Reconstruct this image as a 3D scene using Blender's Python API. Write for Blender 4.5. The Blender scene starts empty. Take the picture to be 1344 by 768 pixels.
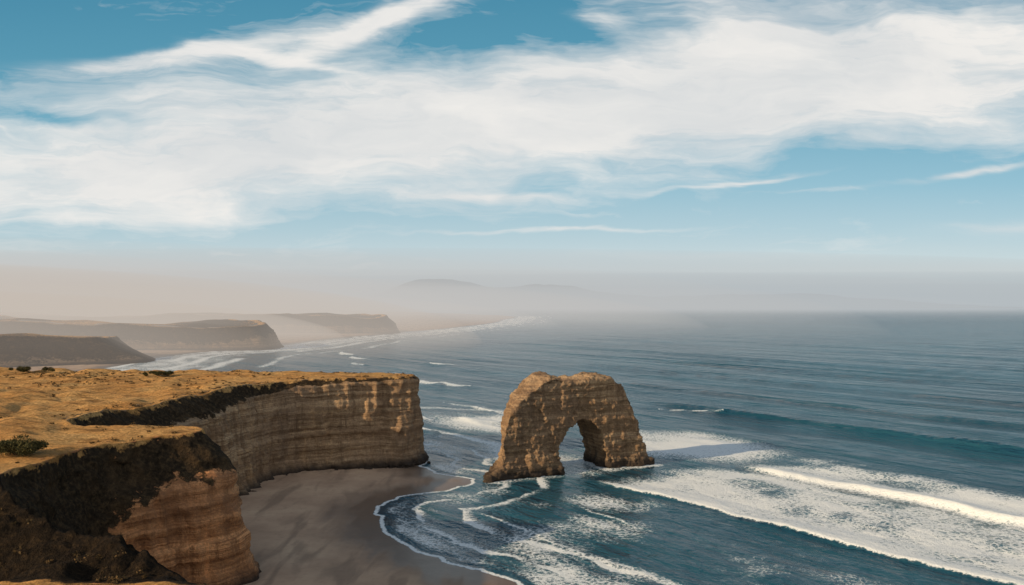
import bpy, math, bmesh, numpy as np
from mathutils import Vector, Matrix
rng=np.random.default_rng(7)
scene=bpy.context.scene
scene.view_settings.view_transform='Standard'
scene.view_settings.look='None'
scene.view_settings.exposure=0

# ---------------- noise ----------------
def _h(ix,iy,iz,seed):
    n=(ix*374761393+iy*668265263+iz*1440662683+seed*974634777)&0xFFFFFFFF
    n=((n^(n>>13))*1274126177)&0xFFFFFFFF
    n=((n^(n>>15))*2246822519)&0xFFFFFFFF
    return ((n^(n>>16))&0xFFFFFFFF)/4294967295.0
def vn(x,y,z=None,seed=0):
    x=np.asarray(x,float); y=np.asarray(y,float)+x*0
    q=lambda t:t*t*t*(t*(t*6-15)+10)
    ix,iy=np.floor(x),np.floor(y);fx,fy=q(x-ix),q(y-iy)
    ix=ix.astype(np.int64);iy=iy.astype(np.int64)
    if z is None:
        iz=np.zeros_like(ix);r=0
        for a in (0,1):
            for b in (0,1):
                r=r+(fx if a else 1-fx)*(fy if b else 1-fy)*_h(ix+a,iy+b,iz,seed)
        return r
    z=np.asarray(z,float)+x*0
    iz=np.floor(z);fz=q(z-iz);iz=iz.astype(np.int64)
    r=0
    for a in (0,1):
        for b in (0,1):
            for c in (0,1):
                w=(fx if a else 1-fx)*(fy if b else 1-fy)*(fz if c else 1-fz)
                r=r+w*_h(ix+a,iy+b,iz+c,seed)
    return r
def fbm(x,y,z=None,o=4,seed=0,g=0.5):
    s=0;amp=1;tot=0;f=1
    for i in range(o):
        s=s+amp*(vn(x*f,y*f,None if z is None else z*f,seed+i*17)-0.5)
        tot+=amp;amp*=g;f*=2.03
    return s/tot*2
def sm(a,b,x):
    t=np.clip((x-a)/(b-a),0,1);return t*t*(3-2*t)

# ---------------- curve helpers ----------------
def catmull(P,closed=False,n=12):
    P=np.asarray(P,float);N=len(P);out=[]
    for i in range(N-1):
        p0,p1,p2,p3=P[max(i-1,0)],P[i],P[i+1],P[min(i+2,N-1)]
        for k in range(n):
            t=k/n
            out.append(0.5*((2*p1)+(-p0+p2)*t+(2*p0-5*p1+4*p2-p3)*t*t+(-p0+3*p1-3*p2+p3)*t**3))
    out.append(P[-1])
    return np.array(out)
def resample(P,ds,cols=2):
    d=np.linalg.norm(np.diff(P[:,:cols],axis=0),axis=1)
    L=np.concatenate([[0],np.cumsum(d)])
    n=max(int(L[-1]/ds),2)
    u=np.linspace(0,L[-1],n)
    return np.stack([np.interp(u,L,P[:,k]) for k in range(P.shape[1])],1),u
def dist_poly(x,y,P,closed=True):
    N=len(P);best=np.full(x.shape,1e18)
    ins=np.zeros(x.shape,bool)
    for i in range(N if closed else N-1):
        ax,ay=P[i][:2];bx,by=P[(i+1)%N][:2]
        dx,dy=bx-ax,by-ay;l=dx*dx+dy*dy+1e-12
        t=np.clip(((x-ax)*dx+(y-ay)*dy)/l,0,1)
        d=(x-ax-t*dx)**2+(y-ay-t*dy)**2
        np.minimum(best,d,out=best)
        if closed and abs(ay-by)>1e-9:
            c=((ay>y)!=(by>y))&(x<(bx-ax)*(y-ay)/(by-ay)+ax)
            ins^=c
    return np.sqrt(best),ins

def mesh_obj(name,V,F,mat=None,smooth=True,attrs=None,parent=None):
    me=bpy.data.meshes.new(name)
    V=np.asarray(V,np.float32);F=np.asarray(F,np.int32)
    k=F.shape[1]
    me.vertices.add(len(V));me.vertices.foreach_set('co',V.ravel())
    me.loops.add(F.size);me.loops.foreach_set('vertex_index',F.ravel())
    me.polygons.add(len(F))
    me.polygons.foreach_set('loop_start',np.arange(0,F.size,k,dtype=np.int32))
    me.polygons.foreach_set('loop_total',np.full(len(F),k,np.int32))
    me.update(calc_edges=True)
    me.polygons.foreach_set('use_smooth',np.full(len(me.polygons),smooth))
    if attrs:
        for n,a in attrs.items():
            at=me.attributes.new(n,'FLOAT','POINT');at.data.foreach_set('value',np.asarray(a,np.float32))
    ob=bpy.data.objects.new(name,me);scene.collection.objects.link(ob)
    if mat: me.materials.append(mat)
    if parent: ob.parent=parent
    return ob
def grid_faces(nr,nc):
    i=np.arange(nr-1)[:,None]*nc+np.arange(nc-1)[None,:]
    return np.stack([i,i+1,i+nc+1,i+nc],-1).reshape(-1,4)

# ---------------- node helpers ----------------
class NT:
    def __init__(s,nt): s.nt=nt
    def n(s,t,**k):
        nd=s.nt.nodes.new(t)
        for a,v in k.items(): setattr(nd,a,v)
        return nd
    def l(s,a,b): s.nt.links.new(a,b)
    def put(s,sock,v):
        if isinstance(v,bpy.types.NodeSocket): s.l(v,sock)
        else: sock.default_value=v
    def m(s,op,a,b=0.0,c=None,clamp=False):
        nd=s.n('ShaderNodeMath',operation=op);nd.use_clamp=clamp
        s.put(nd.inputs[0],a);s.put(nd.inputs[1],b)
        if c is not None: s.put(nd.inputs[2],c)
        return nd.outputs[0]
    def vm(s,op,a,b=(0,0,0)):
        nd=s.n('ShaderNodeVectorMath',operation=op)
        s.put(nd.inputs[0],a)
        if op=='SCALE': s.put(nd.inputs['Scale'],b)
        elif len(nd.inputs)>1: s.put(nd.inputs[1],b)
        return nd.outputs['Value'] if op in('LENGTH','DOT_PRODUCT') else nd.outputs[0]
    def noise(s,vec,scale,detail=4,rough=.55,dist=0.0,out='Fac'):
        nd=s.n('ShaderNodeTexNoise');s.put(nd.inputs['Vector'],vec)
        nd.inputs['Scale'].default_value=scale;nd.inputs['Detail'].default_value=detail
        nd.inputs['Roughness'].default_value=rough;nd.inputs['Distortion'].default_value=dist
        return nd.outputs[out]
    def ramp(s,fac,stops,interp='LINEAR'):
        nd=s.n('ShaderNodeValToRGB');cr=nd.color_ramp;cr.interpolation=interp
        while len(cr.elements)>1: cr.elements.remove(cr.elements[-1])
        cr.elements[0].position=stops[0][0];cr.elements[0].color=(*stops[0][1],1)
        for p,c in stops[1:]:
            e=cr.elements.new(p);e.color=(*c,1)
        s.put(nd.inputs[0],fac);return nd.outputs[0]
    def mr(s,v,a,b,c=0.,d=1.,smooth=True):
        nd=s.n('ShaderNodeMapRange');nd.interpolation_type='SMOOTHSTEP' if smooth else 'LINEAR'
        s.put(nd.inputs[0],v);s.put(nd.inputs[1],a);s.put(nd.inputs[2],b);s.put(nd.inputs[3],c);s.put(nd.inputs[4],d)
        return nd.outputs[0]
    def mix(s,f,a,b,mode='MIX'):
        nd=s.n('ShaderNodeMix',data_type='RGBA',blend_type=mode)
        s.put(nd.inputs[0],f)
        for i,v in ((6,a),(7,b)):
            if isinstance(v,tuple) and len(v)==3: v=(*v,1)
            s.put(nd.inputs[i],v)
        return nd.outputs[2]
    def mapping(s,v,loc=(0,0,0),rot=(0,0,0),scale=(1,1,1),t='POINT'):
        nd=s.n('ShaderNodeMapping',vector_type=t);s.put(nd.inputs[0],v)
        nd.inputs[1].default_value=loc;nd.inputs[2].default_value=rot;nd.inputs[3].default_value=scale
        return nd.outputs[0]
    def bump(s,h,strength,dist,normal=None):
        nd=s.n('ShaderNodeBump');s.put(nd.inputs['Height'],h);nd.inputs['Strength'].default_value=strength
        nd.inputs['Distance'].default_value=dist
        if normal: s.l(normal,nd.inputs['Normal'])
        return nd.outputs[0]
    def attr(s,name):
        nd=s.n('ShaderNodeAttribute');nd.attribute_name=name;return nd.outputs['Fac']
def newmat(name):
    m=bpy.data.materials.new(name);m.use_nodes=True
    m.node_tree.nodes.clear();t=NT(m.node_tree)
    out=t.n('ShaderNodeOutputMaterial')
    return m,t,out
def principled(t,col,rough=.9,spec=.3,normal=None):
    p=t.n('ShaderNodeBsdfPrincipled');t.put(p.inputs['Base Color'],col if not isinstance(col,tuple) else (*col,1))
    t.put(p.inputs['Roughness'],rough);t.put(p.inputs['Specular IOR Level'],spec)
    if normal: t.l(normal,p.inputs['Normal'])
    return p

# ---------------- rock / grass material ----------------
def land_material(name,rock_only=False,tone=1.0,detail=1.0,bounce_tint=False):
    m,t,out=newmat(name)
    pos=t.n('ShaderNodeNewGeometry').outputs['Position']
    sep=t.n('ShaderNodeSeparateXYZ');t.l(pos,sep.inputs[0]);z=sep.outputs[2]
    w=t.noise(pos,.035,3)
    zz=t.m('ADD',z,t.m('MULTIPLY',w,5.0))
    comb=t.n('ShaderNodeCombineXYZ');t.put(comb.inputs[0],t.m('MULTIPLY',sep.outputs[0],.03));t.put(comb.inputs[1],t.m('MULTIPLY',sep.outputs[1],.03));t.l(zz,comb.inputs[2])
    band=t.noise(comb.outputs[0],.42,5,.65)
    thin=t.noise(comb.outputs[0],2.0,3,.7)
    T=tone
    base=t.ramp(band,[(.28,(.24*T,.145*T,.082*T)),(.40,(.39*T,.245*T,.138*T)),(.46,(.28*T,.178*T,.10*T)),(.53,(.51*T,.335*T,.195*T)),(.62,(.61*T,.42*T,.25*T)),(.67,(.36*T,.228*T,.13*T)),(.76,(.49*T,.30*T,.16*T))])
    base=t.mix(t.mr(thin,.45,.64,0,.55),base,(.18*T,.11*T,.066*T))
    st=t.noise(t.mapping(pos,scale=(.30,.30,.028)),1.0,5,.68)
    base=t.mix(t.mr(st,.51,.64,0,.65),base,(.16*T,.10*T,.06*T))
    base=t.mix(t.mr(st,.30,.47,.55,0),base,(.68*T,.425*T,.22*T) )
    big=t.noise(t.mapping(pos,scale=(.05,.05,.03)),1.0,3,.5)
    base=t.mix(t.mr(big,.45,.62,0,.4),base,(.26*T,.175*T,.115*T))
    if bounce_tint:
        wf=t.mr(sep.outputs[1],215,200,0,.75)  # bounced light on the near promontory painted in as a warm rock tint
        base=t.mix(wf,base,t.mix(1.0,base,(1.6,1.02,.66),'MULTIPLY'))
    sp=t.noise(pos,1.6,5,.7)
    base=t.mix(t.mr(sp,.36,.62,.42,0),base,(.12*T,.075*T,.046*T))
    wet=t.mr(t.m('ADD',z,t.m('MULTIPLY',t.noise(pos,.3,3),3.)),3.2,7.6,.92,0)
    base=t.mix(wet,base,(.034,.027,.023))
    hb=t.m('ADD',t.m('MULTIPLY',band,1.1),t.m('ADD',t.m('MULTIPLY',thin,.6),t.m('ADD',t.m('MULTIPLY',sp,.8),t.m('MULTIPLY',st,-1.4))))
    n1=t.bump(hb,.9,1.0*detail)
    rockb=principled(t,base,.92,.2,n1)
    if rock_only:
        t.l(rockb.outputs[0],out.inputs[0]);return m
    sn=t.noise(pos,.9,5,.7)
    sn2=t.noise(pos,.13,3,.6)
    scr=t.ramp(sn,[(.32,(.018,.013,.009)),(.5,(.045,.031,.019)),(.70,(.12,.078,.040))])
    scr=t.mix(t.mr(sn2,.5,.7,0,.4),scr,(.14,.085,.042))
    scr=t.mix(t.mr(t.attr('scrub_and_shade'),1.2,1.7,0,.9),scr,t.mix(1.0,scr,(.36,.35,.35),'MULTIPLY'))  # values past full scrub darken the colour, painting in shade
    scrb=principled(t,scr,.95,.1,t.bump(sn,1.0,1.8*detail))
    g1=t.noise(pos,.05,4,.6);g2=t.noise(pos,1.1,5,.75);g3=t.noise(t.mapping(pos,rot=(0,0,.4),scale=(.12,.3,.2)),1.0,4,.65)
    gr=t.ramp(g1,[(.3,(.56,.275,.088)),(.48,(.78,.42,.148)),(.65,(.82,.50,.20))])
    gr=t.mix(t.mr(g2,.40,.60,.55,0),gr,(.24,.12,.038))
    gr=t.mix(t.mr(g3,.50,.64,0,.7),gr,(.20,.105,.036))
    grb=principled(t,gr,.95,.1,t.bump(t.m('ADD',g2,t.m('MULTIPLY',g3,1.6)),1.0,1.6*detail))
    en=t.noise(pos,.45,4,.7);en=t.m('MULTIPLY',t.m('SUBTRACT',en,.5),2.2)
    fs=t.mr(t.m('ADD',t.attr('scrub_and_shade'),en),.38,.62)
    fg=t.mr(t.m('ADD',t.attr('grass'),t.m('MULTIPLY',en,.7)),.38,.64)
    m1=t.n('ShaderNodeMixShader');t.l(fs,m1.inputs[0]);t.l(rockb.outputs[0],m1.inputs[1]);t.l(scrb.outputs[0],m1.inputs[2])
    m2=t.n('ShaderNodeMixShader');t.l(fg,m2.inputs[0]);t.l(m1.outputs[0],m2.inputs[1]);t.l(grb.outputs[0],m2.inputs[2])
    t.l(m2.outputs[0],out.inputs[0])
    return m
mat_land=land_material('cliff_rock_and_grass',tone=1.02,bounce_tint=True)
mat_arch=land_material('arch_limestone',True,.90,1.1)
mat_far=land_material('far_cliff',tone=.6,detail=1.0)

# ---------------- cliffs ----------------
def plateau_z(x,y):
    z=38+1.1*fbm(x/45,y/45,seed=3,o=3)+.6*fbm(x/6,y/6,seed=5,o=4)+2.0*(np.abs(fbm(x/17+.3*y/17,y/26,seed=7,o=3))-.25)*sm(-95,-125,x)
    hum=sm(150,141,y)*(1-sm(126,121,y))
    z=z+hum*(3.2*fbm(x/9,y/9,seed=9,o=4,g=.6)+.9*np.abs(fbm(x/2.4,y/2.4,seed=11,o=2))-.8)
    return z-10.6*sm(147,123,y)*sm(-170,-120,x)
C=[(-230,40,-190,20,30,.8),(-120,70,-90,50,25,.8),(-68,98,-40,90,22,.8),(-46,118,-32,118,20,.8),(-60,130,-44,140,24,.9),(-84,138,-54,147,32,.93),
   (-95,148,-70,156,34,.95),(-96,162,-78,165,34,.95),(-97,174,-84,173,30,.95),(-94,183,-82,178,15,.7),(-86,191,-74,184,11.5,.62),(-79,195,-67,190,10.5,.62),(-77,199,-64.5,199,10,.6),
   (-82,204,-71,208,9,.5),(-98,207,-90,215,7,.5),(-114,210,-106,222,6,.5),(-122,219,-110,233,6,.5),(-121,234,-106,242,6.5,.5),(-116,253,-100,256,7,.5),(-112,276,-96,275,7,.5),(-109,294,-95,290,6,.45),(-105,308,-95,301,5,.4),
   (-97,321,-93,314,3.5,.4),(-88,328,-86,321,3,.4),(-72,336,-70,330,2,.4),(-57,342,-54,337,1.5,.4),(-47,346,-43,342,1.2,.4),(-43.5,352,-39.5,352,1.2,.4),(-48,361,-45,365,2,.4),(-75,368,-74,373,3,.4),(-120,376,-120,386,4,.4),(-220,384,-220,400,5,.4),(-380,400,-380,420,5,.4)]
def cliff(name,C,zf,ds,dz,gully=2.4,close=None,grid=.7,inset=1.6,seed=0,gridbox=None,nback=8):
    P=catmull(np.array(C,float),False,14)
    R,u=resample(P,ds)
    n=len(R)
    top=R[:,:2];bs=R[:,2:4];drop=R[:,4];frac=np.clip(R[:,5],.05,.98)
    tan=np.gradient(top,axis=0);k=max(3,int(6/ds))
    ker=np.ones(k)/k
    pad=np.pad(tan,((k,k),(0,0)),mode='edge')
    tan=np.stack([np.convolve(pad[:,i],ker,'same')[k:-k] for i in (0,1)],1)
    tan/=np.linalg.norm(tan,axis=1)[:,None]+1e-9
    nor=np.stack([tan[:,1],-tan[:,0]],1)
    ztop=zf(top[:,0],top[:,1])
    rows=[];sc=[];gr=[]
    for j in range(nback,-1,-1):
        inn=j*inset*2.5/nback
        xy=top-nor*inn
        z=zf(xy[:,0],xy[:,1])-(0.0 if j<nback-1 else 1.2)
        rows.append(np.column_stack([xy,z]));sc.append(np.full(n,0.25 if j<2 else .05));gr.append(np.full(n,.55 if j==0 else .95 if j>1 else .8))
    hmax=ztop.max()+2
    nz=int(hmax/dz)
    for i in range(1,nz+1):
        w=i/nz
        d=w*(ztop+2.0)
        z=ztop-d
        sd=np.minimum(drop,ztop*.95)
        sh=np.clip(d/sd,0,1)
        shp=frac*(sh**1.25)
        lw=np.clip((d-sd)/(ztop+2-sd+1e-6),0,1)
        f=shp+(1-frac)*(lw**1.3)
        xy=top+(bs-top)*f[:,None]
        rockw=sm(.7,1.15,d/sd)*1.0
        uu=u+6*fbm(u/20,z/30,seed=seed+2)
        g=-np.abs(fbm(uu/11,z/60,seed=seed+9,o=4,g=.55))*gully*2.4+gully*.6
        ledge=(vn(z*.5+.5*fbm(u/30,z/20,seed=4),u*.01,seed=seed+21)-.5)*1.3+(vn(z*1.7+fbm(u/25,z*.1,seed=6),u*.03,seed=seed+22)-.5)*.6
        fine=fbm(u/2.2,z/4.5,seed=seed+31,o=4,g=.6)*1.15
        talus=sm(7,0,z)*1.6*(.5+vn(u/4,z/2,seed=seed+44))
        disp=rockw*(g*sm(0,6,d)+ledge+fine+talus)+(1-rockw)*(fbm(u/7,d/6,seed=seed+12,o=5,g=.6)*2.6*sm(0,4,d))
        xy=xy+nor*disp[:,None]
        z=z+(1-rockw)*fbm(u/3,d/3,seed=seed+13,o=3)*.9*sm(0,2,d)
        rows.append(np.column_stack([xy,z]))
        sc.append(1-sm(.7,1.2,d/sd+.25*fbm(u/5,z/5,seed=2)))
        gr.append(.6*(1-sm(0,2.6,d+1.5*fbm(u/4,z/4,seed=77))))
    V=np.concatenate(rows);F=grid_faces(len(rows),n)
    S=np.concatenate(sc);G=np.concatenate(gr)
    cl=np.array(close,float)
    poly=np.vstack([top,cl])
    polyr=np.vstack([top[::max(1,int(1.5/ds))],top[-1:],cl])
    if gridbox is None: x0,y0=poly.min(0);x1,y1=poly.max(0)
    else: x0,x1,y0,y1=gridbox
    gx=np.arange(x0,x1,grid);gy=np.arange(y0,y1,grid)
    X,Y=np.meshgrid(gx,gy);X=X.ravel();Y=Y.ravel()
    D,ins=dist_poly(X,Y,polyr)
    ok=ins&(D>inset)
    Z=zf(X,Y)+.02
    Fg=grid_faces(len(gy),len(gx))
    Fg=Fg[ok[Fg].all(1)]
    used=np.unique(Fg);mp=np.full(len(X),-1);mp[used]=np.arange(len(used))
    Vt=np.column_stack([X,Y,Z])[used];Ft=mp[Fg]
    return V,F,S,G,Vt,Ft,D[used]
V,F,S,G,Vt,Ft,dedge=cliff('headland',C,plateau_z,.6,.5,close=[(-420,300),(-420,60),(-300,20)],grid=.8,gridbox=(-300,-40,80,392))
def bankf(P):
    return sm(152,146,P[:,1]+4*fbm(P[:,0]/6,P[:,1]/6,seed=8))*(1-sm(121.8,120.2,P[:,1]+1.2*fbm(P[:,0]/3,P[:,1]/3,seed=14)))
bank=bankf(Vt);Gt=1-bank;St=bank*1.8  # bank raised past full scrub so shade is painted over its sunlit surface
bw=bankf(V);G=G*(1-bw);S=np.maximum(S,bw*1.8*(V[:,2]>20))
e=sm(8,1,dedge+3*fbm(Vt[:,0]/5,Vt[:,1]/5,seed=18))*sm(200,230,Vt[:,1])*(1-sm(318,335,Vt[:,1]))*.6
e=np.maximum(e,sm(4,.5,dedge+3*fbm(Vt[:,0]/4,Vt[:,1]/4,seed=19))*sm(140,150,Vt[:,1])*(1-sm(200,210,Vt[:,1]))*.5)
Gt=np.clip(Gt-e,0,1);St=np.maximum(St,np.minimum(e*1.5,1))
nV=len(V)
mesh_obj('headland_cliff',np.vstack([V,Vt]),np.vstack([F,Ft+nV]),mat_land,True,{'scrub_and_shade':np.r_[S,St],'grass':np.r_[G,Gt]})

# ---------------- shoreline ----------------
near=[(110,20),(75,90),(40,150),(3,198),(-12,211),(-28,227),(-41,250),(-45,270),(-42,286),(-24,300),(-15,313),(-30,327),(-38,340),(-42,356),(-55,370),(-150,384),(-300,450),(-420,650),(-440,914),(-455,1092),(-385,1283),(-360,1524),(-270,1876),(-158,2286),(-40,3200),(-200,5000),(-2500,9000),(-9000,16000)]
shore=catmull(near,False,8)
wob=np.column_stack([fbm(np.arange(len(shore))*.35,0*shore[:,0],seed=71),fbm(np.arange(len(shore))*.35,0*shore[:,0]+9,seed=72)])*3
shore[:120]+=wob[:120]
land_poly=np.vstack([shore,[(-40000,16000),(-40000,-3000),(110,-3000)]])
def shore_sd(x,y):
    d,i=dist_poly(x,y,land_poly);return np.where(i,d,-d)

def polar(step,offmin=2.0,offmax=430,nang=900,hw=40):
    K=70*1045.
    off=np.concatenate([np.arange(offmax,12,-step),np.geomspace(12,offmin,max(8,int(14/step)))])
    r=np.concatenate([[2,40,80,120,150],K/off])
    a1=np.linspace(-hw,hw,nang);a=np.concatenate([np.linspace(-180,-hw,40)[:-1],a1,np.linspace(hw,180,40)[1:]])
    a=np.radians(a)
    A,Rr=np.meshgrid(a,r)
    X=(np.sin(A)*Rr);Y=(np.cos(A)*Rr)
    return X.ravel(),Y.ravel(),len(r),len(a),Rr.ravel()

# ground (sand, sea bed, far coastal flats)
X,Y,nr,nc,Rr=polar(2.0,2.0,430,440)
sd=shore_sd(X,Y)
Z=np.where(sd>0,np.minimum(sd*.045,1.2+sd*.012),np.maximum(sd*.06,-6))
Z=np.minimum(Z,2.6)
Z+=.12*fbm(X/14,Y/14,seed=51)*sm(1,10,sd)*(Rr<600)+.04*fbm(X/3,Y/3,seed=52)*sm(1,6,sd)*(Rr<600)
Z+=sm(60,400,sd)*sm(600,900,Y)*14*(.6+.6*fbm(X/260,Y/260,seed=53))
m,t,out=newmat('beach_sand')
pos=t.n('ShaderNodeNewGeometry').outputs['Position']
sep=t.n('ShaderNodeSeparateXYZ');t.l(pos,sep.inputs[0]);z=sep.outputs[2]
n1=t.noise(pos,.06,4,.6);n2=t.noise(pos,.5,5,.7);n3=t.noise(t.mapping(pos,rot=(0,0,-.64),scale=(.16,.035,.2)),1,4,.5,.5)
dry=t.ramp(n1,[(.3,(.34,.225,.15)),(.5,(.43,.29,.195)),(.7,(.50,.35,.235))])
dry=t.mix(t.mr(n2,.5,.75,0,.4),dry,(.23,.15,.10))
dry=t.mix(t.mr(n3,.48,.66,0,.6),dry,(.19,.13,.09))
wetf=t.mr(t.m('ADD',z,t.m('MULTIPLY',t.m('SUBTRACT',n3,.5),1.2)),.15,.95,1,0)
col=t.mix(wetf,dry,(.15,.102,.072))
rough=t.mr(wetf,0,1,.9,.36)
bs_=principled(t,col,rough,.3,t.bump(t.m('ADD',n2,t.m('MULTIPLY',t.noise(pos,3.,3),.3)),.4,.15))
t.l(bs_.outputs[0],out.inputs[0])
mesh_obj('ground',np.column_stack([X,Y,Z]),grid_faces(nr,nc)[:,::-1],m,True)

# ---------------- sea ----------------
X,Y,nr,nc,Rr=polar(.95,1.5,430,980)
sd=-shore_sd(X,Y)
s=.8*X+.6*Y; tt=.6*X-.8*Y
space=Rr**2/73150*.95
def lod(wl): return 1-sm(wl*.22,wl*.5,space)
Z=np.zeros_like(X)
ws=s+9*fbm(tt/90,s/200,seed=61)+2.5*fbm(tt/22,s/40,seed=62)
deep=sm(60,260,sd)
Z+=(.7*np.sin(2*np.pi*ws/52+1.0)+.3*np.sin(2*np.pi*ws/31))*deep*lod(45)*(.3+1.2*vn(tt/120,s/90,seed=63))
ws2=s+30*fbm(tt/260,s/400,seed=67)
Z+=2.2*np.clip(np.sin(2*np.pi*ws2/118)-.35,0,1)*sm(250,500,sd)*lod(110)*(.3+1.2*vn(tt/260,s/120,seed=68))
Z+=.4*fbm(s/9,tt/24,seed=64,o=2)*sm(5,80,sd)*lod(12)
Z+=.22*fbm(s/3.,tt/6,seed=65,o=3)*sm(1,25,sd)*lod(4)
foam=np.zeros_like(X)
def crest(s0,tt0,tt1,amp,wf,wb,foamw_f,foamw_b,fs,seed,fade=18):
    global Z,foam
    sl=s+ -s0 +4.5*fbm(tt/38,0*s+seed,seed=seed)+1.4*fbm(tt/9,0*s,seed=seed+1)
    tp=sm(tt0,tt0+fade*2,tt)*(1-sm(tt1-fade*2,tt1,tt))
    A=amp*tp*(.75+.5*vn(tt/25,0*s,seed=seed+3))
    Z+=A*np.where(sl<0,np.exp(-(sl/wf)**2),np.exp(-(sl/wb)**2))*lod(wb*2.5)
    if fs>0:
        vary=.4+1.2*vn(tt/14,s/30,seed=seed+5)
        ff=np.where(sl<0,np.exp(-(sl/foamw_f)**2),np.exp(-(sl/(foamw_b*vary))**2))
        foam=np.maximum(foam,fs*ff*tp)
    return sl,tp
n_big=fbm(s/16,tt/26,seed=81,o=4)
n_mid=fbm(s/6,tt/8,seed=82,o=3)
n_str=fbm(s/22+.4*fbm(s/20,tt/20,seed=84),tt/6,seed=83,o=3)
slB,tpB=crest(216,-243,400,1.0,1.5,7,1.2,7,1.05,101)
slA,tpA=crest(282,-226,500,2.0,1.8,9,3.0,11,1.1,102)
crest(283,-226,500,.0,1,1,9,3,.85,102)
crest(416,-400,900,2.4,4,12,.1,.1,0,103)
crest(500,-520,900,1.6,6,14,.1,.1,0,104)
crest(610,-700,900,1.6,7,16,.1,.1,0,105)
crest(180,-226,-150,.3,.9,4,.7,1.8,.6,107)
crest(150,-240,-120,.22,.8,4,.6,1.6,.62,108)
crest(262,-420,-330,.5,1.2,5,1.2,4,.85,109,10)
crest(300,-460,-370,.5,1.2,5,1.4,4,.8,110,10)
crest(228,-380,-300,.3,1.2,5,1.0,5,.85,111,10)
fld=lambda a,b,c,d,v: sm(a,b,v)*(1-sm(c,d,v))
foam=np.maximum(foam,tpB*fld(0,2,54,68,slB)*(.72-.16*sm(5,45,slB)+.48*n_big+.2*n_mid+.16*n_str))
foam=np.maximum(foam,tpA*fld(0,1,30,60,slA)*(.76-.24*sm(6,40,slA)+.5*n_big+.15*n_mid+.16*n_str))
foam=np.maximum(foam,np.exp(-(((s-305)/38)**2+((tt+265)/50)**2)**1.5)*(.92+.4*n_big))
foam=np.maximum(foam,np.exp(-(((s-268)/32)**2+((tt+385)/58)**2)**1.5)*(.64+.5*n_big))
foam=np.maximum(foam,np.exp(-(((s-222)/22)**2+((tt+275)/40)**2)**1.5)*(.68+.5*n_big))
foam=np.maximum(foam,fld(2,10,60,95,sd)*(Y<420)*(.22+.55*n_big+.15*n_mid))
foam=np.maximum(foam,fld(2,6,18,28,sd)*(Y<420)*(.44+.5*n_big+.1*n_mid))
sdw=sd+2.2*fbm(X/12,Y/12,seed=91,o=3)
sub=(Y<430)
foam=np.maximum(foam,sub*.98*np.exp(-((sd-.7)/.8)**2))
foam=np.maximum(foam,sub*.85*np.where(sdw<13,np.exp(-((sdw-13)/.7)**2),np.exp(-((sdw-13)/2.6)**2))*(.4+.8*vn(X/9,Y/9,seed=92)))
foam=np.maximum(foam,sub*.85*np.where(sdw<27,np.exp(-((sdw-27)/.8)**2),np.exp(-((sdw-27)/3.5)**2))*(.3+.9*vn(X/11,Y/11,seed=93)))
ap=np.array([(-6,312),(18,324),(10,342),(-6,330)]);bp=np.array([(41,335),(60,345),(50,362),(33,352)])
for pl in (ap,bp):
    d,i=dist_poly(X,Y,pl);d=np.where(i,0,d)
    foam=np.maximum(foam,(1-sm(1.,9,d))*(.68+.6*n_big))
def cap(p,q,w,st):
    global foam,Z
    ax,ay=p;bx,by=q;dx,dy=bx-ax,by-ay;l=dx*dx+dy*dy
    u_=np.clip(((X-ax)*dx+(Y-ay)*dy)/l,0,1)
    nx,ny=-dy/math.sqrt(l),dx/math.sqrt(l)
    bow=(u_-.5)**2*w*2.5
    d=np.hypot(X-ax-u_*dx-nx*bow,Y-ay-u_*dy-ny*bow)+fbm(X/9,Y/9,seed=95)*w*.5
    ww=w*(.12+.88*np.sin(np.pi*np.clip(u_**1.4,.02,.98))**.8)
    foam=np.maximum(foam,st*np.exp(-(d/ww)**2)); Z+=1.0*np.exp(-(d/(w*1.2))**2)*st
for p,q,w,st in [((-97,722),(-62,680),8,1.),((-62,684),(-38,662),7,1.),((-98,916),(-70,892),7,1),((-246,1130),(-215,1060),8,1),((-214,1040),(-180,985),8,.9),((-30,480),(-8,462),4,.95),((-12,505),(10,480),5,.7),((88,532),(134,507),1.8,.8),((-60,455),(-42,432),3,.9),((-64,430),(-50,415),3,.9),((-60,500),(-48,470),3,.8),((-120,800),(-110,770),5,.7),((-190,930),(-170,900),6,.7),((-50,560),(-20,530),4,.6)]:
    cap(p,q,w,st)
fr=sm(420,560,Y)*(Y<4200)
ll=sd+14*fbm(X/70,Y/110,seed=96,o=3)
for c0,wd,stg in [(6,9,1),(38,8,.9),(72,9,.8),(112,9,.75),(160,7,.6)]:
    foam=np.maximum(foam,fr*stg*np.exp(-((ll-c0)/wd)**2)*sm(.2,.55,vn(X/70,Y/70,seed=int(c0)+5)))
foam=np.maximum(foam,fr*fld(0,8,80,130,ll)*(.5+.3*n_big))
foam=np.clip(foam,0,1)*(sd>-3)
Z*=sm(-2,8,sd)
Z+=.05*sm(0,4,sd)*(Y<430)
m,t,out=newmat('sea_water')
pos=t.n('ShaderNodeNewGeometry').outputs['Position']
al=t.mapping(pos,rot=(0,0,-.6435))
b1=t.noise(t.mapping(al,scale=(.16,.055,.1)),1,4,.6,.4)
b2=t.noise(t.mapping(al,scale=(.8,.35,.5)),1,4,.62,.3)
b3=t.noise(t.mapping(al,scale=(.03,.005,.1)),1,3,.55)
hh=t.m('ADD',t.m('MULTIPLY',b1,2.9),t.m('ADD',t.m('MULTIPLY',b2,.65),t.m('MULTIPLY',b3,11.)))
nb=t.bump(hh,.9,1.2)
wc=t.mix(t.mr(t.noise(pos,.006,3),.35,.65),(.009,.048,.078),(.015,.072,.108))
fa=t.attr('foam')
wc=t.mix(t.mr(fa,.1,.6,0,.6),wc,(.05,.14,.18))
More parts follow.
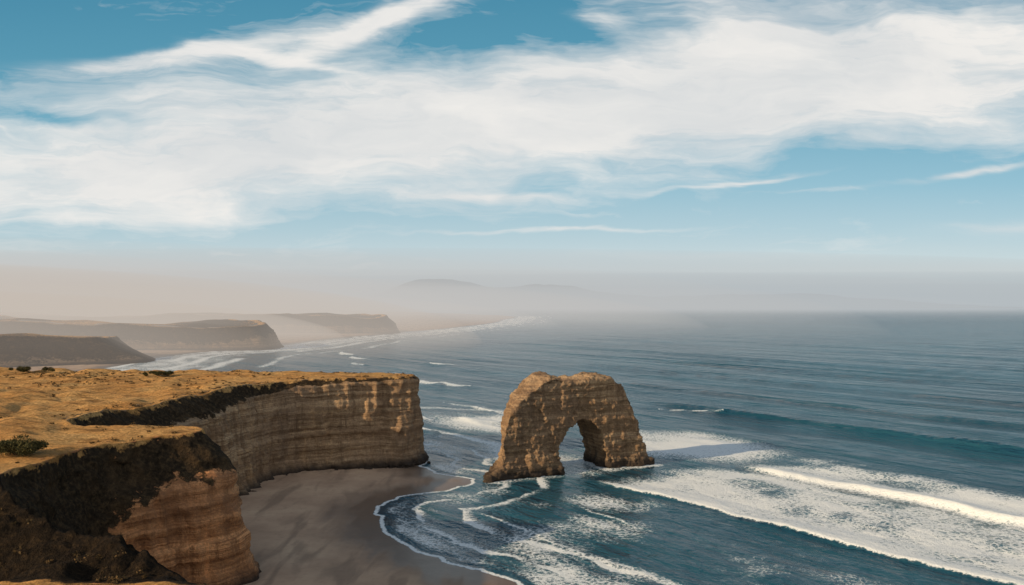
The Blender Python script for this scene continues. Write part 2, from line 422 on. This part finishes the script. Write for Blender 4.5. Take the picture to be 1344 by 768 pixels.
wat=principled(t,wc,.16,.5,nb);wat.inputs['IOR'].default_value=1.33
wv=t.vm('ADD',pos,t.vm('SCALE',t.noise(pos,.25,4,.65,out='Color'),6.0))
vo=t.n('ShaderNodeTexVoronoi',feature='DISTANCE_TO_EDGE');t.l(wv,vo.inputs['Vector']);vo.inputs['Scale'].default_value=.45
vo2=t.n('ShaderNodeTexVoronoi',feature='DISTANCE_TO_EDGE');t.l(wv,vo2.inputs['Vector']);vo2.inputs['Scale'].default_value=1.6
lace=t.m('ADD',t.m('MULTIPLY',t.mr(vo.outputs[0],0,.28,1,0),.6),t.m('MULTIPLY',t.mr(vo2.outputs[0],0,.3,1,0),.4))
fn=t.noise(pos,.8,5,.72)
pat=t.m('ADD',t.m('MULTIPLY',lace,.45),t.m('MULTIPLY',t.m('SUBTRACT',fn,.2),.95))
thr=t.m('SUBTRACT',1.0,fa)
mask=t.mr(t.m('SUBTRACT',pat,thr),-.14,.26)
mask=t.m('MULTIPLY',mask,t.mr(fa,.05,.3),clamp=True)
fcol=t.mix(t.noise(pos,1.3,3),(.60,.65,.67),(.86,.87,.87))
fo=principled(t,fcol,.85,.2,t.bump(t.m('ADD',fn,t.noise(pos,2.2,3)),.7,.5))
mx=t.n('ShaderNodeMixShader');t.l(mask,mx.inputs[0]);t.l(wat.outputs[0],mx.inputs[1]);t.l(fo.outputs[0],mx.inputs[2])
t.l(mx.outputs[0],out.inputs[0])
mesh_obj('sea',np.column_stack([X,Y,Z]),grid_faces(nr,nc)[:,::-1],m,True,{'foam':foam})

# ---------------- sea arch ----------------
outer=[(-2,-3),(-1,0.5),(2,2.5),(4.5,5),(5.5,9),(6,15),(7,21),(9,25.8),(12,29.4),(15,32.6),(18.5,35.4),(22,37.8),(26,39.8),(30,40.8),(33,40.2),(36,39.0),(40,38.2),(44,38.5),(48,39.4),(53,39.5),(57,38.6),(61,36.8),(64.3,33.8),(67.3,29.5),(69.5,24),(71.3,18),(73.2,11.5),(75,6),(77,1.5),(77.6,-3)]
inner=[(55,-3),(54.6,2),(54.2,6),(53.4,10),(52.3,14),(50.3,17.8),(47,20.4),(43.3,21.6),(40,21.0),(37,18.6),(34.8,15.3),(32.9,12),(31.7,8),(31.5,4),(32.2,-3)]
prof=np.array(outer+inner,float);np_=len(prof);no=len(outer)
O=np.array([-9,313.]);ax_=np.array([.9,.436]);ax_/=np.linalg.norm(ax_);dp=np.array([-ax_[1],ax_[0]])
verts=[];lay=5;TH=20.
for L in range(lay):
    w=L/(lay-1)
    for i,(a,z) in enumerate(prof):
        a2=a;z2=z
        if i<no:
            a2=a+w*11*np.clip((30-a)/30,0,1)-w*2.0*np.clip((a-50)/20,0,1)
            rz=(abs(w-.45)*2)**3*1.8
            z2=z-(rz if z>20 else 0)
        p=O+ax_*a2+dp*(w*TH+(-1.2 if (z<6 and L==0) else 0))
        verts.append((p[0],p[1],z2))
faces=[]
for L in range(lay-1):
    for i in range(np_):
        j=(i+1)%np_
        faces.append((L*np_+i,L*np_+j,(L+1)*np_+j,(L+1)*np_+i))
faces.append(tuple(range(np_))[::-1]);faces.append(tuple((lay-1)*np_+i for i in range(np_)))
me=bpy.data.meshes.new('a');me.from_pydata(verts,[],faces);me.update()
bm=bmesh.new();bm.from_mesh(me);bmesh.ops.recalc_face_normals(bm,faces=bm.faces);bmesh.ops.triangulate(bm,faces=[f for f in bm.faces if len(f.verts)>4]);bm.to_mesh(me);bm.free()
ob=bpy.data.objects.new('tmp_arch',me);scene.collection.objects.link(ob)
md=ob.modifiers.new('r','REMESH');md.mode='VOXEL';md.voxel_size=.4
ms=ob.modifiers.new('s','SMOOTH');ms.factor=.5;ms.iterations=14
dg=bpy.context.evaluated_depsgraph_get();ev=ob.evaluated_get(dg);em=bpy.data.meshes.new_from_object(ev)
bpy.data.objects.remove(ob)
n=len(em.vertices);co=np.zeros(n*3,np.float32);em.vertices.foreach_get('co',co);co=co.reshape(-1,3).astype(float)
nn=np.zeros(n*3,np.float32);em.vertices.foreach_get('normal',nn);nn=nn.reshape(-1,3).astype(float)
x,y,z=co.T
zz=z+1.5*fbm(x/20,y/20,seed=1)
hor=np.sqrt(np.clip(1-nn[:,2]**2,0,1))
d=((vn(zz*.4,x*.02,seed=201)-.5)*.9+(vn(zz*1.5,x*.04,y*.04,seed=202)-.5)*.5)*hor
d+=fbm(x/9,y/9,z/14,seed=203,o=3)*1.8-np.abs(fbm(x/5,y/5,z/16,seed=209,o=3))*1.4*hor
d+=fbm(x/2.6,y/2.6,z/2.2,seed=205,o=4,g=.6)*1.2+(fbm(x/1.1,y/1.1,z/1.1,seed=206,o=2))*.45
d+=sm(7,1,z)*1.5*vn(x/3,y/3,z/2,seed=207)
co+=nn*d[:,None]
em.vertices.foreach_set('co',co.astype(np.float32).ravel());em.update()
em.polygons.foreach_set('use_smooth',np.ones(len(em.polygons),bool))
em.materials.clear();em.materials.append(mat_arch)
scene.collection.objects.link(bpy.data.objects.new('sea_arch',em))

# ---------------- boulders at the cliff foot ----------------
bm=bmesh.new()
foot=resample(catmull(np.array(C,float)[:,2:4],False,10),1.0)[0]
foot=foot[(foot[:,1]>232)&(foot[:,1]<356)&(foot[:,0]>-125)]
for i in range(150):
    p=foot[rng.integers(len(foot))]
    r=rng.uniform(.3,1.0)*rng.uniform(.6,1.5)
    mtx=Matrix.Translation((p[0]+rng.uniform(-1,3.5),p[1]-rng.uniform(-1,3.5),rng.uniform(0.2,1.4)))
    res=bmesh.ops.create_icosphere(bm,subdivisions=2,radius=1.0,matrix=mtx)
    c=Vector(mtx.translation);sx,sy,sz=r*rng.uniform(.8,1.6),r*rng.uniform(.8,1.4),r*rng.uniform(.5,.9)
    vs=res['verts'];P=np.array([v.co[:] for v in vs])
    kk=1+.35*fbm(P[:,0]*.9,P[:,1]*.9,P[:,2]*.9,seed=i,o=2)
    for v,k in zip(vs,kk):
        dd=v.co-c;v.co=c+Vector((dd.x*sx*k,dd.y*sy*k,dd.z*sz*k))
me=bpy.data.meshes.new('boulders');bm.to_mesh(me);bm.free();me.materials.append(mat_arch)
scene.collection.objects.link(bpy.data.objects.new('boulders',me))

# ---------------- shrubs ----------------
def leafmat(name,c1,c2):
    m,t,out=newmat(name);pos=t.n('ShaderNodeNewGeometry').outputs['Position']
    c=t.mix(t.mr(t.noise(pos,.8,3),.35,.65),c1,c2)
    p=principled(t,c,.85,.15);t.l(p.outputs[0],out.inputs[0]);return m
mleaf=leafmat('shrub_leaves',(.03,.032,.012),(.10,.085,.03))
mbark=leafmat('shrub_wood',(.06,.04,.03),(.1,.07,.05))
def shrub(name,cx,cy,W,Dp,H,nl,seed):
    r=np.random.default_rng(seed)
    z0=float(plateau_z(np.array([cx]),np.array([cy]))[0])
    root=bpy.data.objects.new(name,None);scene.collection.objects.link(root);root.location=(cx,cy,z0)
    nb=16;cl=np.column_stack([r.uniform(-1,1,nb)*W*.4,r.uniform(-1,1,nb)*Dp*.4,np.zeros(nb)])
    cl[:,2]=H*(.35+.4*r.random(nb))*(1-.5*(cl[:,0]/(W*.5))**2)
    rad=H*r.uniform(.22,.42,nb)
    k=r.integers(0,nb,nl);dv=r.normal(size=(nl,3));dv/=np.linalg.norm(dv,axis=1)[:,None]
    P=cl[k]+dv*(rad[k]*r.uniform(.55,1.12,nl))[:,None]*np.array([1.3,1.2,.85])
    P[:,2]=np.maximum(P[:,2],.05)
    a=r.normal(size=(nl,3));a/=np.linalg.norm(a,axis=1)[:,None];b=np.cross(a,r.normal(size=(nl,3)));b/=np.linalg.norm(b,axis=1)[:,None]
    sz=r.uniform(.1,.26,nl)[:,None]
    V=np.stack([P-a*sz,P+b*sz*.5,P+a*sz,P-b*sz*.5],1).reshape(-1,3)
    mesh_obj('foliage',V,np.arange(nl*4).reshape(-1,4),mleaf,False,parent=root)
    vs=[];fs=[]
    for i in range(nb):
        p0=np.array([cl[i,0]*.15,cl[i,1]*.15,-.2]);p1=cl[i]
        for q,rr in ((p0,.12),(p1,.03)):
            for j in range(5):
                vs.append(q+np.array([math.cos(j*1.2566)*rr,math.sin(j*1.2566)*rr,0]))
        for j in range(5): fs.append((i*10+j,i*10+(j+1)%5,i*10+5+(j+1)%5,i*10+5+j))
    mesh_obj('stems',vs,fs,mbark,True,parent=root)
shrub('shrub',-106,171,9.5,6,4.1,9000,5)
shrub('shrub',-156,352,13,8,2.4,6000,6)
shrub('shrub',-222,368,24,8,3.0,7000,8)
r=np.random.default_rng(21);tv=[]
polyT=resample(catmull(np.array(C,float)[:,:2],False,10),2)[0]
px=r.uniform(-240,-45,3600);py=r.uniform(122,376,3600)
D_,I_=dist_poly(px,py,np.vstack([polyT,[(-420,300),(-420,60),(-300,20)]]))
dens=fbm(px/30,py/30,seed=501,o=3)
keep=I_&(D_>1.0)&((dens>.08)|(D_<6)|(py<149))&(r.random(3600)<.6)
px=px[keep];py=py[keep];pz=plateau_z(px,py)
for cx,cy,cz in zip(px,py,pz):
    n_=36;R_=r.uniform(.25,.85)*(1.4 if cy<149 else 1)
    dv=r.normal(size=(n_,3));dv/=np.linalg.norm(dv,axis=1)[:,None]
    P=np.array([cx,cy,cz+R_*.2])+dv*R_*np.array([1.2,1.2,.7])*r.uniform(.5,1,n_)[:,None]
    a=r.normal(size=(n_,3))*.13;b=r.normal(size=(n_,3))*.1
    tv.append(np.stack([P-a,P+b,P+a,P-b],1).reshape(-1,3))
tv=np.concatenate(tv)
mheath=leafmat('heath_leaves',(.035,.024,.011),(.14,.085,.035))
mesh_obj('heath_tufts',tv,np.arange(len(tv)).reshape(-1,4),mheath,False)

# ---------------- far headlands ----------------
def far_head(name,ctrl,h,seed,box,grid):
    zf=lambda x,y:h+h*.34*fbm(x/150,y/150,seed=seed,o=4)+1.2*fbm(x/25,y/25,seed=seed+1)
    V,F,S,G,Vt,Ft,D=cliff(name,ctrl,zf,5,3,gully=4,close=box,grid=grid,inset=5,seed=seed,nback=4)
    b=np.clip(.45+.6*fbm(Vt[:,0]/80,Vt[:,1]/80,seed=seed+3),0,1);a=b*0+.9
    mesh_obj(name,np.vstack([V,Vt]),np.vstack([F,Ft+len(V)]),mat_far,True,{'scrub_and_shade':np.r_[S,a],'grass':np.r_[G*.7,b]})
far_head('far_headland',[(-900,760,-900,680,28,.9),(-640,850,-600,780,28,.9),(-555,915,-490,870,27,.9),(-500,955,-430,935,26,.88),(-510,1010,-455,1010,24,.85),(-560,1060,-550,1080,20,.7),(-900,1080,-900,1110,15,.5)],30,301,[(-1100,1000),(-1100,800)],10)
far_head('far_headland',[(-1300,1120,-1300,1070,32,.85),(-760,1150,-735,1110,30,.85),(-530,1180,-505,1150,26,.8),(-420,1200,-385,1180,20,.7),(-392,1225,-362,1220,16,.65),(-405,1290,-385,1310,12,.5),(-520,1340,-520,1370,15,.5),(-1300,1400,-1300,1430,15,.5)],39,321,[(-1500,1300)],13)
far_head('far_headland',[(-1900,1750,-1900,1700,32,.8),(-1000,1760,-990,1720,30,.8),(-520,1790,-500,1760,26,.8),(-350,1820,-310,1805,24,.8),(-305,1850,-262,1855,20,.75),(-340,1930,-330,1960,15,.5),(-700,2000,-700,2050,15,.5),(-1900,2050,-1900,2100,15,.5)],40,341,[(-2200,1900)],19)
gx=np.linspace(-14000,9000,300);gy=np.linspace(11000,15500,50)
X2,Y2=np.meshgrid(gx,gy);X2=X2.ravel();Y2=Y2.ravel()
rd=np.exp(-((Y2-13200)/1300)**2)
H2=(390*np.exp(-((X2+1400)/900)**2)+350*np.exp(-((X2-500)/1300)**2)+420*np.exp(-((X2+7200)/3800)**2)+250*np.exp(-((X2-4200)/2600)**2))
Z2=rd*H2*(1+.22*fbm(X2/700,Y2/900,seed=401,o=5))-15
mesh_obj('distant_hills',np.column_stack([X2,Y2,Z2]),grid_faces(50,300),mat_far,True,{'scrub_and_shade':np.ones(len(X2)),'grass':np.zeros(len(X2))})

# ---------------- fog (absorbing media; added emission stands in for scattered light) ----------------
def fog(name,c,r,sig,col,shells=((1,.3),(.82,.3),(.62,.4))):
    root=bpy.data.objects.new(name,None);scene.collection.objects.link(root)
    for i,(k,f) in enumerate(shells):
        m=bpy.data.materials.new(name);m.use_nodes=True;m.node_tree.nodes.clear();t=NT(m.node_tree)
        out=t.n('ShaderNodeOutputMaterial')
        a=t.n('ShaderNodeVolumeAbsorption');a.inputs[0].default_value=(0,0,0,1);a.inputs[1].default_value=sig*f
        e=t.n('ShaderNodeEmission');e.inputs[0].default_value=(*col,1);e.inputs[1].default_value=sig*f
        s_=t.n('ShaderNodeAddShader');t.l(a.outputs[0],s_.inputs[0]);t.l(e.outputs[0],s_.inputs[1]);t.l(s_.outputs[0],out.inputs['Volume'])
        bm=bmesh.new();bmesh.ops.create_icosphere(bm,subdivisions=5,radius=1.0)
        for v in bm.verts: v.co=Vector((c[0]+v.co.x*r[0]*k,c[1]+v.co.y*r[1]*k,c[2]+v.co.z*r[2]*k**1.6))
        me=bpy.data.meshes.new('mist_layer');bm.to_mesh(me);bm.free();me.materials.append(m)
        o=bpy.data.objects.new('mist_layer',me);scene.collection.objects.link(o);o.parent=root
fog('fog_bank',(-2000,2550,-10),(2700,2080,210),1.25e-3,(.57,.54,.51),((1.12,.10),(.96,.2),(.8,.3),(.62,.4)))
fog('fog_bank',(-1300,1380,-5),(1250,1040,150),2.3e-3,(.56,.49,.425),((1,.35),(.8,.65)))
fog('fog_bank',(-1000,8300,0),(9500,5600,520),3.6e-4,(.49,.515,.53))
fog('fog_bank',(7000,17500,0),(24000,11500,620),1.7e-4,(.35,.45,.505))
fog('fog_bank',(-8000,8500,0),(7500,6300,640),2.2e-4,(.63,.595,.56),((1,.4),(.75,.6)))

# ---------------- world ----------------
sun_dir=Vector((-.88,-.47,0)).normalized();EL=math.radians(20.5)
w=bpy.data.worlds.new('World');scene.world=w;w.use_nodes=True;w.node_tree.nodes.clear();t=NT(w.node_tree)
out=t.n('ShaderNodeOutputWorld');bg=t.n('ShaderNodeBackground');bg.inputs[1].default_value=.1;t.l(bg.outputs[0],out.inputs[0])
sky=t.n('ShaderNodeTexSky',sky_type='NISHITA');sky.sun_disc=False;sky.sun_elevation=EL
sky.sun_rotation=math.atan2(sun_dir.x,sun_dir.y)
tc=t.n('ShaderNodeTexCoord').outputs['Generated']
sp=t.n('ShaderNodeSeparateXYZ');t.l(tc,sp.inputs[0])
ya=t.m('MAXIMUM',t.m('ABSOLUTE',sp.outputs[1]),.2)
u=t.m('DIVIDE',sp.outputs[0],ya);v=t.m('DIVIDE',sp.outputs[2],ya)
cb=t.n('ShaderNodeCombineXYZ');t.l(u,cb.inputs[0]);t.l(v,cb.inputs[1]);p=cb.outputs[0]
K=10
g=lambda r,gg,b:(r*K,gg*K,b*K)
grad=t.ramp(t.m('MULTIPLY',v,1.0,clamp=True),[(0,g(.68,.72,.72)),(.04,g(.67,.735,.75)),(.09,g(.49,.65,.71)),(.15,g(.32,.55,.65)),(.23,g(.19,.44,.56)),(.31,g(.10,.33,.455)),(.42,g(.06,.26,.39)),(.8,g(.07,.16,.26)),(1,g(.07,.14,.23))])
nadj=t.mix(1.0,sky.outputs[0],(.5,.75,1.0),'MULTIPLY')
base=t.mix(.87,nadj,grad)
w1=t.vm('SUBTRACT',t.noise(t.mapping(p,scale=(1,1.8,1)),3.2,4,.55,out='Color'),(.5,.5,.5))
w2=t.vm('SUBTRACT',t.noise(t.mapping(p,rot=(0,0,-.12),scale=(1,3.5,1)),7,4,.6,.6,out='Color'),(.5,.5,.5))
pw=t.vm('ADD',p,t.vm('ADD',t.vm('MULTIPLY',w1,(.34,.14,0)),t.vm('MULTIPLY',w2,(.14,.035,0))))
ps=t.vm('ADD',p,t.vm('ADD',t.vm('MULTIPLY',w1,(.10,.05,0)),t.vm('MULTIPLY',w2,(.08,.02,0))))
blobs=[(100,230,330,54,0,1.1),(420,200,330,64,3,1.1),(800,150,330,80,6,1.1),(1230,105,420,90,5,1.3),(520,105,400,50,6,.7),(1000,30,260,60,0,.85),(250,130,300,40,-5,.45),
 (690,35,75,42,10,-.9),(850,20,60,28,0,-.65),(60,25,230,45,0,-.85),(60,165,140,11,-4,-.6),(1180,245,300,30,4,-.7),(560,60,90,20,15,-.25),(450,300,260,16,0,-.4),(300,110,200,10,6,-.35)]
streaks=[(300,62,290,15,11,.62),(200,80,190,12,4,.5),(430,92,170,8,-12,.65),(440,50,150,15,24,.6),(520,22,90,14,18,.55),(790,24,45,14,-5,.7),(965,241,105,5,7,.85),(1275,224,105,6,9,.9),(720,299,200,3.5,2,.8),(640,258,150,7,-2,.95),(1330,298,130,16,4,.5),(950,335,400,14,0,.35),(120,285,200,14,2,.7),(1080,252,60,3,3,.4)]
def gauss(P,b):
    px,py,rx,ry,rot,wt=b
    mp=t.mapping(P,((px-672)/1045,(398-py)/1045,0),(0,0,math.radians(rot)),(rx/1045,ry/1045,1),'TEXTURE')
    ln=t.vm('DOT_PRODUCT',mp,mp)
    return t.m('MULTIPLY',t.m('EXPONENT',t.m('MULTIPLY',ln,-1.)),wt)
acc=None
for b in blobs:
    q=gauss(pw,b);acc=q if acc is None else t.m('ADD',acc,q)
acs=None
for b in streaks:
    q=gauss(ps,b);acs=q if acs is None else t.m('ADD',acs,q)
wi=t.noise(t.mapping(pw,rot=(0,0,-.15),scale=(1.3,9,1)),2.6,7,.62,.7)
wi2=t.noise(t.mapping(pw,rot=(0,0,.12),scale=(1.1,3.2,1)),2.6,5,.55,.3)
wi3=t.noise(t.mapping(ps,rot=(0,0,-.22),scale=(1.5,14,1)),6,4,.65,.4)
den=t.m('ADD',t.m('MAXIMUM',acc,0),t.m('MULTIPLY',t.m('SUBTRACT',wi,.5),1.7))
den=t.m('ADD',den,t.m('MULTIPLY',t.m('SUBTRACT',wi2,.5),1.3))
den=t.m('ADD',den,t.m('MULTIPLY',t.m('SUBTRACT',wi3,.5),.8))
c1=t.mr(den,.10,1.45,0,1,False)
c1=t.m('POWER',c1,.9)
c2=t.mr(t.m('MULTIPLY',acs,t.m('ADD',t.m('MULTIPLY',wi3,1.3),t.m('MULTIPLY',wi,.9))),.10,1.3)
cm=t.m('SUBTRACT',1.,t.m('MULTIPLY',t.m('SUBTRACT',1.,c1),t.m('SUBTRACT',1.,c2)),clamp=True)
cm=t.m('MULTIPLY',cm,t.mr(v,-.01,.06,0,.96))
cm=t.m('MULTIPLY',cm,t.mr(v,.5,1.1,1,.35))
back_fill=t.mr(sp.outputs[1],-.2,.2,1.,0.)
cm=t.m('MAXIMUM',cm,t.m('MULTIPLY',back_fill,.6))  # unseen cloud cover added behind the camera to raise neutral ambient light
shade=t.mr(t.m('ADD',wi2,t.m('MULTIPLY',wi,.3)),.45,.85)
cc=t.mix(shade,g(.70,.715,.72),g(.90,.87,.83))
fin=t.mix(cm,base,cc)
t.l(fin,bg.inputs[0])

sl=bpy.data.lights.new('sun','SUN');sl.energy=5.0;sl.angle=math.radians(.5);sl.color=(1,.76,.47)
so=bpy.data.objects.new('sun',sl);scene.collection.objects.link(so)
sv=Vector((sun_dir.x*math.cos(EL),sun_dir.y*math.cos(EL),math.sin(EL)))
so.rotation_euler=sv.to_track_quat('Z','Y').to_euler()

cam=bpy.data.cameras.new('camera');cam.sensor_width=36;cam.lens=28;cam.shift_y=14/1344;cam.clip_end=200000;cam.clip_start=.5
co_=bpy.data.objects.new('camera',cam);scene.collection.objects.link(co_);co_.location=(0,0,70);co_.rotation_euler=(math.pi/2,0,0)
scene.camera=co_
